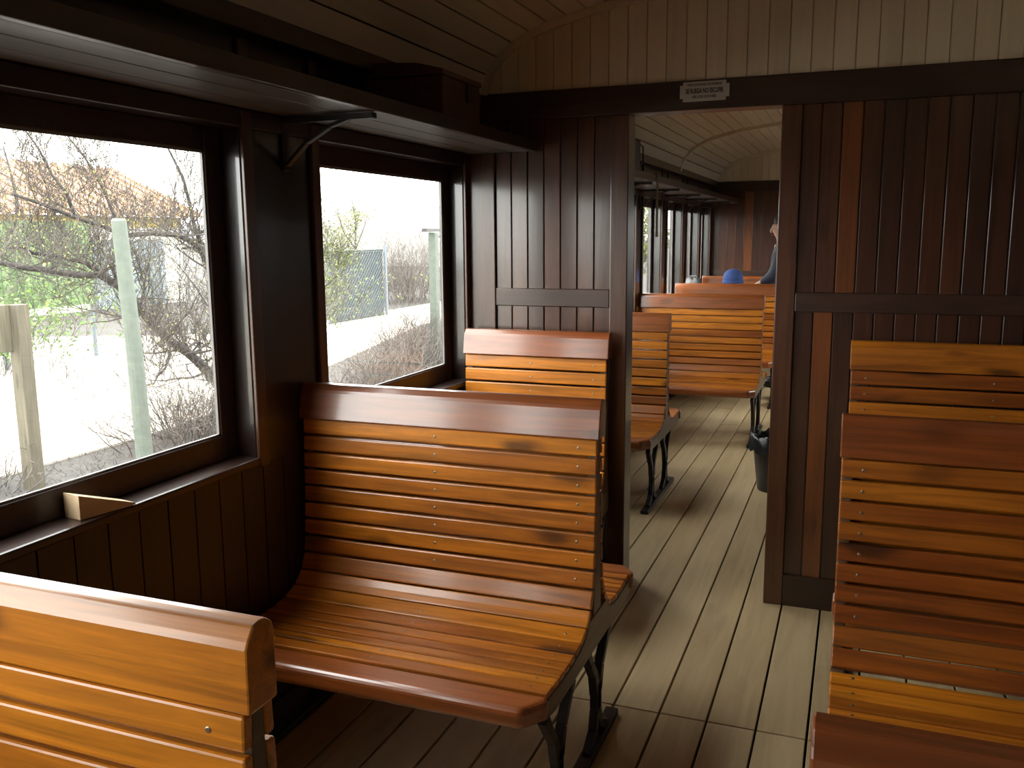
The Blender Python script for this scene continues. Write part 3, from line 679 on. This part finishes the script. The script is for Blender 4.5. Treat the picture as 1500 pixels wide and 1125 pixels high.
tree('bare_tree', 'bare twisted tree with grey branches bending across the near window', 'tree', (-7.35,9.55,GZ),
     [([(-7.35,9.55,GZ),(X1,9.15,-.42),(X1,8.78,-.03),(X1,8.34,.27),(X1-.1,7.9,.78),(X1-.1,7.49,1.08),(X1,6.63,1.17),(X1+.1,6.1,1.25),(X1+.2,5.5,1.2)],.075,.018),
      ([(X1-.1,7.9,.78),(X1-.3,7.5,1.2),(X1-.4,6.9,1.32),(X1-.3,6.5,1.38)],.03,.012),
      ([(-7.4,9.5,-.5),(-7.6,9.55,.2),(-7.7,9.45,.85),(-7.7,9.2,1.35),(-7.6,8.7,1.5),(-7.6,7.9,1.50),(-7.5,7.1,1.68),(-7.4,6.3,1.88)],.06,.014),
      ([(-7.7,9.45,.85),(-7.9,9.35,1.6),(-7.9,9.2,2.2),(-8.0,8.9,2.9)],.035,.01),
      ([(X1,8.34,.27),(-7.3,8.0,.0),(-7.2,7.7,-.12),(-7.1,7.35,-.16)],.018,.006),
      ([(-7.6,7.9,1.5),(-7.7,7.7,2.0),(-7.8,7.3,2.6)],.022,.008),
      ([(-7.5,7.1,1.68),(-7.6,6.95,2.1),(-7.6,6.6,2.6)],.02,.008)], 2, BUD, 4500, .013, 4, dens=4, up=.3, tl=(.4,1.15))
tree('budding_tree', 'small olive green tree leaning over the dark gate in the second window', 'tree', (-9.6,14.6,GZ),
     [([(-9.6,14.6,GZ),(-9.5,14.5,.3),(-9.4,14.4,1.0),(-9.3,14.2,1.8),(-9.2,14.0,2.5)],.05,.015),
      ([(-9.5,14.5,.3),(-9.4,15.0,.7),(-9.4,15.5,.95)],.025,.01),([(-9.4,14.4,.9),(-9.3,14.9,1.2),(-9.3,15.4,1.45)],.022,.008)], 2, LEAFG, 5200, .022, 9, dens=3, tl=(.3,.7))
def bush(label, base, rx, ry, h, n, seed, mat=DRY, leaf=None, nl=0, ls=.02, name='dry_bush'):
    rnd = random.Random(seed); t = thing(name, label, 'bush', base, 'dry bushes outside the windows' if leaf is None else None)
    m = MB(); lp = []
    for _ in range(n):
        p = Vector((rnd.gauss(0,rx*.4), rnd.gauss(0,ry*.4), 0))
        d = Vector((p.x/rx*.8+rnd.uniform(-.4,.4), p.y/ry*.8+rnd.uniform(-.4,.4), 1))
        grow(m, rnd, p, d, h*rnd.uniform(.5,1.05), .006, 1, lp, .1, wob=.3)
    m.build('stems', mat, t, recalc=False)
    if leaf: q = MB(); leafmesh(q, rnd, lp, nl, ls, .05); q.build('leaves', leaf, t, recalc=False)
    return t
bush('dry grey bush beside the concrete post in the near window', (-6.45,7.35,GZ), .5,.75,.62, 130, 21)
bush('tall dry bush at the lower right of the second window', (-6.1,12.3,GZ), .55,.9,1.0, 190, 22)
bush('low dry bush at the lower left of the second window', (-5.3,9.4,GZ), .5,1.0,.62, 150, 23)
bush('sprawling dry bush between the low and the tall bush under the second window', (-5.7,10.8,GZ), .5,.9,.72, 150, 26)
bush('small dry scrub at the foot of the timber post', (-6.75,4.9,GZ), .4,.6,.4, 70, 24)
bush('big brown thicket beyond the gate in the second window', (-13.6,26.0,GZ), 1.6,2.6,2.3, 360, 25)
# dry grass and litter: nobody could count it
rnd = random.Random(31); m = MB()
for _ in range(16000):
    x, y = rnd.uniform(-6.9,-3.4), rnd.uniform(3,14.5); l = rnd.uniform(.02,.13); a = rnd.uniform(0,6.28); w = .004
    e = Vector((x+l*math.cos(a)*.8, y+l*math.sin(a)*.8, GZ+l*rnd.uniform(.1,.9)))
    m._add([(x-w,y,GZ),(x+w,y,GZ),e], [(0,1,2)], rnd.random())
tag(m.build('dry_grass', plain('dead_grass', (.052,.046,.040), .95, 0, .9, 9), recalc=False), 'dry grass and twigs littering the ground beside the train', 'grass', kind='stuff')
# posts
m = MB(); m.tube([(-6.22,6.47,GZ-.1),(-6.22,6.44,.4),(-6.22,6.37,1.62),(-6.22,6.37,1.64)], [.078,.074,.066,.05], 14)
tag(m.build('concrete_post', CONC, loc=(-6.22,6.47,GZ), smooth=False), 'round pale greenish concrete post in front of the bare tree', 'post')
t = thing('notice_board', 'weathered timber post carrying a board at the left edge of the near window', 'board', (-6.36,5.36,GZ))
m = MB(); m.box(-.06,.06,-.06,.06,-.1,1.54,.4); m.build('post', WTIMB, t, bevel=.006); m = MB(); m.box(-.045,-.015,-1.2,-.061,1.16,1.54,.7); m.build('board', WTIMB, t, bevel=.004)
t = thing('concrete_post', 'pale concrete post with dark cross bar on top, at the second window', 'post', (-6.0,12.35,GZ))
m = MB(); m.prism([(-.06,-.06),(.06,-.06),(.06,.06),(-.06,.06)], 'z', -.1, 2.12); m.build('shaft', CONC, t, bevel=.01)
m = MB(); m.box(-.04,.04,-.3,1.7,2.13,2.18); m.box(-.03,.03,.0,1.7,2.04,2.08); m.build('cross_bar', CABLE, t, bevel=.004)
m = MB(); m.tube([(0,.75,2.04),(0,.45,2.0),(0,.33,1.85),(0,.30,1.6),(0,.36,1.42),(0,.6,1.34),(0,.9,1.36)], .012, 6); m.build('cable', CABLE, t)
# gate with chain link and steel posts
t = thing('dark_gate', 'dark sheet gate behind chain link in the second window', 'gate', (-11.75,19.75,GZ))
m = MB(); m.box(-.03,0,-1.32,1.32,.03,1.75,.4); m.box(0,.03,-1.32,1.32,.03,.09); m.box(0,.03,-1.32,1.32,1.68,1.75); m.build('gate_leaf', GATEP, t)
for yy in (-1.37,1.40):
    m = MB(); m.tube([(.05,yy,-.05),(.05,yy,1.85 if yy > 0 else 1.4)], .042, 10); m.build('steel_post', GALV, t)
m = MB(); yy = -1.3
def wire(m, y0, z0, y1, z1): m.tube([(.09,y0,z0),(.09,y1,z1)], .0035, 3, cap=False)
H, Wd = 1.65, 2.65; st = .13; k = -H
while k < Wd:
    a, c = max(0,k), min(Wd,k+H); wire(m, -1.32+a, .06+a-k, -1.32+c, .06+c-k); wire(m, -1.32+a, .06+H-(a-k), -1.32+c, .06+H-(c-k)); k += st
m.build('chain_link', GALV, t, recalc=False)
# green netting fence with greenery
t = thing('green_net_fence', 'fence hung with green netting on the left of the near window', 'fence', (-12.5,9.9,GZ))
m = MB()
for i in range(44):
    y0 = -3.5+i*.13; m.box(-.012,.012 if i % 2 else .02, y0, y0+.128, .95, 2.36+.01*math.sin(i), R(0,1))
m.build('netting', NETG, t)
for yy in (-3.4,-1.5,.4,2.2):
    m = MB(); m.tube([(-.06,yy,-.05),(-.06,yy,2.42)], .04, 8); m.build('fence_post', GALV, t)
bush('yellow green creeper in front of the green netting', (-12.2,9.6,GZ), .5,2.2,1.9, 90, 41, leaf=LEAFL, nl=4200, ls=.04, name='green_creeper')
bush('green shrub at the left side of the second window', (-10.4,15.3,GZ), .7,1.0,1.9, 110, 42, leaf=LEAFG, nl=2600, ls=.03, name='green_shrub')
# house with tiled roof
t = thing('house', 'low white house with orange tiled roof behind the bare tree', 'house', (-21,19,GZ))
m = MB(); m.box(-3,0,-8,5.2,-.1,2.75,.5); m.build('wall', WALLW, t); m = MB(); m.box(0,.03,-8,5.2,2.75-.32,2.75,.5); m.build('yellow_band', YELB, t)
m = MB()
for i in range(60):
    y0 = -8.4+i*.235; s_ = .06*(i % 2)
    m.prism([(.45,2.72+s_),(-3.2,4.35+s_),(-3.2,4.45+s_),(.45,2.82+s_)], 'y', y0, y0+.236, R(0,1))
m.build('roof', TILE, t)
m = MB()
for i in range(14): m.box(.01,.04+.02*(i%2), 1.2+i*.22, 1.42+i*.22, 0, 2.05, R(0,1))
m.build('garage_door', GREYM, t)
for y0 in (-3.5,-6): m = MB(); m.box(.01,.05,y0,y0+1.0,1.1,2.1); m.build('shutter', GREYM, t)
# far things
m = MB(); pf = [(3.3*math.cos(a)*1.1, 4.2*math.sin(a)) for a in [math.pi*i/16 for i in range(17)]]
m.prism([(-33+p[0]*1.6, GZ+p[1]) for p in pf], 'y', 58, 75)
tag(m.build('greenhouse_tunnel', PLASTW, loc=(-33,66,GZ)), 'white rounded polytunnel roof in the distance of the second window', 'greenhouse')
m = MB(); n = 40; vs = []
for i in range(n+1):
    y = 150+i*6; hgt = 11.0*math.exp(-((y-245)/38)**2)+4*math.exp(-((y-190)/30)**2)+1.0+.5*math.sin(i*1.9)
    vs += [(-105,y,GZ),(-122,y,GZ+hgt),(-170,y,GZ+hgt*.8)]
m._add(vs, [(3*i+j,3*i+3+j,3*i+4+j,3*i+1+j) for i in range(n) for j in range(2)], .5)
struct(m.build('hill', HILLM, smooth=True), 'low hazy wooded hill on the horizon')
rr = random.Random(77)
for i,(x,y,h,lab) in enumerate(((-15.5,13.2,3.6,'pale bare tree in front of the house near the netting'),(-16,19.4,3.8,'pale bare tree in front of the grey garage door'),(-18.5,31,3.4,'thin bare tree far behind the gate'))):
    tree('distant_tree', lab, 'tree', (x,y,GZ), [([(x,y,GZ),(x,y+.1,h*.3),(x+.1,y,h*.6),(x,y-.1,h*.9)],.06,.015),([(x,y+.1,h*.3),(x,y+.8,h*.55),(x,y+1.2,h*.75)],.03,.01),([(x,y+.1,h*.3),(x,y-.8,h*.5),(x,y-1.3,h*.8)],.03,.01)], 2, BUD, 500, .03, 50+i, dens=1, tl=(.6,1.3), group='bare trees outside')
tree('leafy_tree', 'light green leafy tree seen through the far compartment windows', 'tree', (-6.6,28.6,GZ),
     [([(-6.6,28.6,GZ),(-6.6,28.6,.4),(-6.5,28.5,1.4),(-6.4,28.6,2.6)],.08,.03),([(-6.6,28.6,.4),(-6.4,27.8,1.0),(-6.3,27.2,1.7)],.04,.015),([(-6.6,28.6,.4),(-6.4,29.4,1.0),(-6.4,30.4,1.7)],.04,.015)], 2, LEAFG, 3500, .06, 61, dens=3, tl=(.5,1.1))

# ------------------------------------------------------------------ daylight
w = bpy.data.worlds.new('overcast_sky'); S.world = w; w.use_nodes = True; nt = w.node_tree; nt.nodes.clear()
out = nt.nodes.new('ShaderNodeOutputWorld'); bg = nt.nodes.new('ShaderNodeBackground')
tc = nt.nodes.new('ShaderNodeTexCoord'); sp = nt.nodes.new('ShaderNodeSeparateXYZ'); rp = nt.nodes.new('ShaderNodeValToRGB')
nt.links.new(tc.outputs['Generated'], sp.inputs[0]); nt.links.new(sp.outputs['Z'], rp.inputs[0])
rp.color_ramp.elements[0].position = 0; rp.color_ramp.elements[0].color = (.80,.80,.78,1)
rp.color_ramp.elements[1].position = .8; rp.color_ramp.elements[1].color = (1,1,1,1)
nt.links.new(rp.outputs[0], bg.inputs[0]); bg.inputs[1].default_value = 14.0; nt.links.new(bg.outputs[0], out.inputs[0])

# ------------------------------------------------------------------ camera
yaw, pit, rol = 0.36716599, 0.16296994, 0.00799933
f = Vector((-math.sin(yaw)*math.cos(pit), math.cos(yaw)*math.cos(pit), -math.sin(pit)))
r = Vector((math.cos(yaw), math.sin(yaw), 0)); d = f.cross(r)
r2_ = r*math.cos(rol)+d*math.sin(rol); d2 = -r*math.sin(rol)+d*math.cos(rol)
cam = bpy.data.cameras.new('camera'); co = bpy.data.objects.new('camera', cam); COL.objects.link(co)
M = Matrix((r2_, -d2, -f)).transposed().to_4x4(); M.translation = Vector((0,0,1.45)); co.matrix_world = M
cam.sensor_fit = 'HORIZONTAL'; cam.sensor_width = 36; cam.lens = 36*1312.7/1500; cam.clip_start = .05; cam.clip_end = 1000
S.camera = co
S.view_settings.view_transform = 'Standard'; S.view_settings.look = 'None'; S.view_settings.exposure = 0; S.view_settings.gamma = 1
